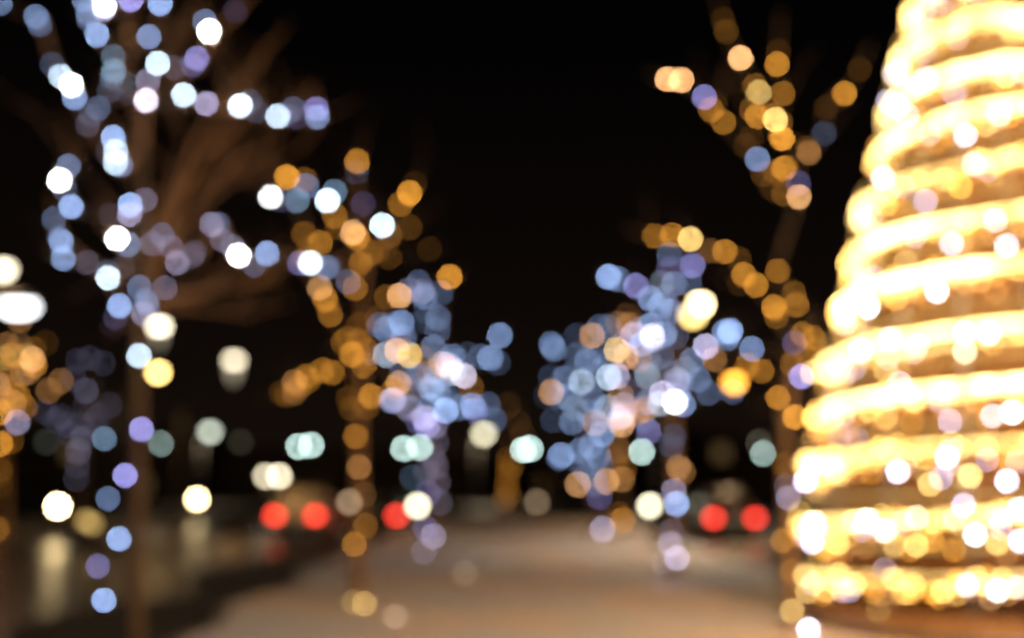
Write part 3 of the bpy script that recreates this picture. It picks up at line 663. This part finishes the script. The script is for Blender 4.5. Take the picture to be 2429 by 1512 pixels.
# ------------------------------------------------------------------ cars
m_tyre = mat('tyre_rubber', (0.02, 0.02, 0.02), 0.8); m_rim = mat('alloy_rim', (0.5, 0.5, 0.52), 0.3, .9)
m_glass = mat('dark_car_glass', (0.015, 0.017, 0.02), 0.08, spec=.8); m_trim = mat('black_trim', (0.02, 0.02, 0.02), 0.5)
m_plate = mat('number_plate', (0.6, 0.6, 0.55), 0.5)
def make_car(label, x1, x2, y, d, paint, lev=7):
    a_ = at(x1, y, d); b_ = at(x2, y, d); cx = (a_.x + b_.x) / 2; lz = a_.z; half = (b_.x - a_.x) / 2
    W = half + .16
    root = empty('car', (cx, d, .006)); tag(root, label, 'car', 'cars on the roads seen from behind')
    def sec(yy, zb_, zt_, wb, wt):
        pr = [(-wb * .9, zb_), (-wb, zb_ + .12), (-W * wt / W, (zb_ + zt_) * .55), (-wt * .97, zt_ - .08), (-wt * .88, zt_), (wt * .88, zt_), (wt * .97, zt_ - .08), (wt, (zb_ + zt_) * .55), (wb, zb_ + .12), (wb * .9, zb_)]
        return [Vector((px, yy, pz)) for px, pz in pr]
    body = MB().loft([sec(.0, .34, .80, W * .90, W * .90), sec(.10, .24, .93, W * .97, W * .96), sec(.6, .2, .98, W, W), sec(1.6, .2, .95, W, W), sec(2.9, .2, .93, W, W), sec(3.7, .2, .84, W * .98, W * .96), sec(4.15, .25, .72, W * .93, W * .9), sec(4.3, .36, .6, W * .84, W * .8)]).build('body', paint, root, smooth=True, bevel=.03)
    cab = lambda yy, z, wx: [Vector((-wx, yy, .9)), Vector((-wx * .98, yy, z * .6 + .36)), Vector((-wx * .82, yy, z - .05)), Vector((-wx * .7, yy, z)), Vector((wx * .7, yy, z)), Vector((wx * .82, yy, z - .05)), Vector((wx * .98, yy, z * .6 + .36)), Vector((wx, yy, .9))]
    MB().loft([cab(.35, .96, W * .86), cab(.95, 1.36, W * .88), cab(1.5, 1.45, W * .9), cab(2.2, 1.43, W * .9), cab(3.1, .95, W * .88)]).build('cabin', paint, root, smooth=True)
    g = W * .70
    MB().add([(-g, .42, 1.0), (g, .42, 1.0), (g * .92, .86, 1.30), (-g * .92, .86, 1.30), (-g, .44, .99), (g, .44, .99), (g * .92, .88, 1.29), (-g * .92, .88, 1.29)],
             [(0, 1, 2, 3), (4, 7, 6, 5), (0, 4, 5, 1), (2, 6, 7, 3), (1, 5, 6, 2), (0, 3, 7, 4)]).build('rear_window', m_glass, root)
    for s in (-1, 1):
        for y0, y1 in ((.95, 1.62), (1.68, 2.5)):
            xx = s * W * .915
            MB().add([(xx, y0, 1.0), (xx, y1, 1.0), (xx * .84, y1 - (.12 if y1 > 2 else 0), 1.36), (xx * .84, y0 + .05, 1.34), (xx * .98, y0, 1.0), (xx * .98, y1, 1.0), (xx * .82, y1 - (.12 if y1 > 2 else 0), 1.36), (xx * .82, y0 + .05, 1.34)],
                     [(0, 1, 2, 3), (4, 7, 6, 5), (0, 4, 5, 1), (2, 6, 7, 3), (1, 5, 6, 2), (0, 3, 7, 4)]).build('side_window', m_glass, root)
        MB().box((s * (W + .08), 2.55, 1.0), (.16, .10, .13)).build('wing_mirror', paint, root, bevel=.03)
        for yy in (.85, 3.4):
            t = MB().tube([(s * (W - .22), yy, .31), (s * (W - .20), yy, .31), (s * (W - .02), yy, .31), (s * W, yy, .31)], [.27, .31, .31, .28], 20).build('wheel', m_tyre, root, smooth=True)
            MB().tube([(s * (W - .01), yy, .31), (s * (W + .012), yy, .31)], [.19, .16], 14).build('rim', m_rim, t)
        tm = glow('tail_lamp_%d_%d' % (lev, d), HUE['r'], LEVEL[lev] * (13.1 / (.105 * PX / d)) ** 2 * .8)
        MB().add([(s * (half + .12), -.035, lz - .07), (s * (half + .12), -.035, lz + .08), (s * (half - .12), -.045, lz + .08), (s * (half - .12), -.045, lz - .07),
                  (s * (half + .10), .12, lz - .07), (s * (half + .10), .12, lz + .08), (s * (half - .12), .12, lz + .08), (s * (half - .12), .12, lz - .07)],
                 [(0, 1, 2, 3), (4, 7, 6, 5), (0, 4, 5, 1), (2, 6, 7, 3), (1, 5, 6, 2), (0, 3, 7, 4)]).build('tail_light', tm, root, bevel=.015)
    MB().box((0, -.02, .42), (W * 1.86, .14, .2)).build('bumper', m_trim, root, bevel=.04)
    MB().box((0, -.035, .66), (.5, .03, .11)).build('number_plate', m_plate, root)
    return root
beige = mat('beige_paint', (0.85, 0.70, 0.46), 0.5, noise=.05, scale=3); dark = mat('dark_grey_paint', (0.05, 0.05, 0.055), 0.3, noise=.05, scale=3); maroon = mat('maroon_paint', (0.06, 0.02, 0.014), 0.35, noise=.05, scale=3)
make_car('beige car with two red tail lights on the wet left road', 651, 748, 1222, 30.0, beige)
make_car('dark car half hidden behind the amber trunk with one bright red tail light', 852, 941, 1222, 33.0, dark)
make_car('maroon car with two red tail lights on the right road', 1692, 1791, 1228, 29.5, maroon)

# ------------------------------------------------------------------ dark low buildings far behind
def building(label, x0, x1, d, h, colr, lit=()):
    a_ = at(x0, 1180, d).x; b_ = at(x1, 1180, d).x; W = b_ - a_
    root = empty('building', ((a_ + b_) / 2, d, 0)); tag(root, label, 'building', 'low dark buildings beyond the junction')
    wm = mat('plaster_%d' % x0, colr, .9, noise=.3, scale=.4)
    MB().box((0, 5, h / 2), (W, 10, h)).build('wall', wm, root)
    rf = MB().box((0, 5, h + .12), (W + .6, 10.6, .3)).build('roof', mat('roof_felt', (.03, .03, .03), .9), root)
    MB().box((W * .25, 6, h + .7), (1.0, 1.0, .9)).build('chimney', wm, rf)
    fm = mat('window_frame_paint', (.3, .28, .25), .6); gm = mat('window_glass', (.01, .012, .015), .1, spec=.8)
    nwin = max(3, int(W / 3.4)); ns = max(1, int(h / 3.0))
    for s in range(ns):
        for i in range(nwin):
            x = -W / 2 + W * (i + .5) / nwin; z = 1.7 + s * 3.0
            if s == 0 and i == nwin // 2:
                dr = MB().box((x, -.03, 1.1), (1.1, .1, 2.2)).build('door', fm, root); MB().box((x + .4, -.10, 1.05), (.04, .06, .14)).build('handle', m_steel, dr); continue
            wn = MB().box((x, -.02, z), (1.4, .12, 1.5)).build('window', fm, root)
            pm = gm
            if (s, i) in lit: pm = glow('lit_window', (1, .62, .25), .12)
            for q in (-1, 1): MB().box((x + q * .33, -.085, z), (.58, .03, 1.34)).build('pane', pm, wn)
            MB().box((x, -.14, z - .8), (1.6, .26, .08)).build('sill', fm, wn)
building('low dark building behind the left trees with two dim windows', -60, 470, 96, 6.3, (.26, .20, .155), {(1, 2), (0, 4)})
building('long low dark building behind the beige car', 520, 950, 100, 5.0, (.28, .21, .16), {(0, 1)})
building('small dark building behind the far lamp in the middle', 1010, 1330, 108, 4.2, (.26, .19, .15))
building('dark building behind the blue trees right of centre', 1390, 1760, 98, 6.5, (.26, .19, .14), {(1, 3)})
building('dark building behind the slender amber tree at right', 1790, 2300, 94, 5.2, (.26, .19, .14), {(0, 2)})
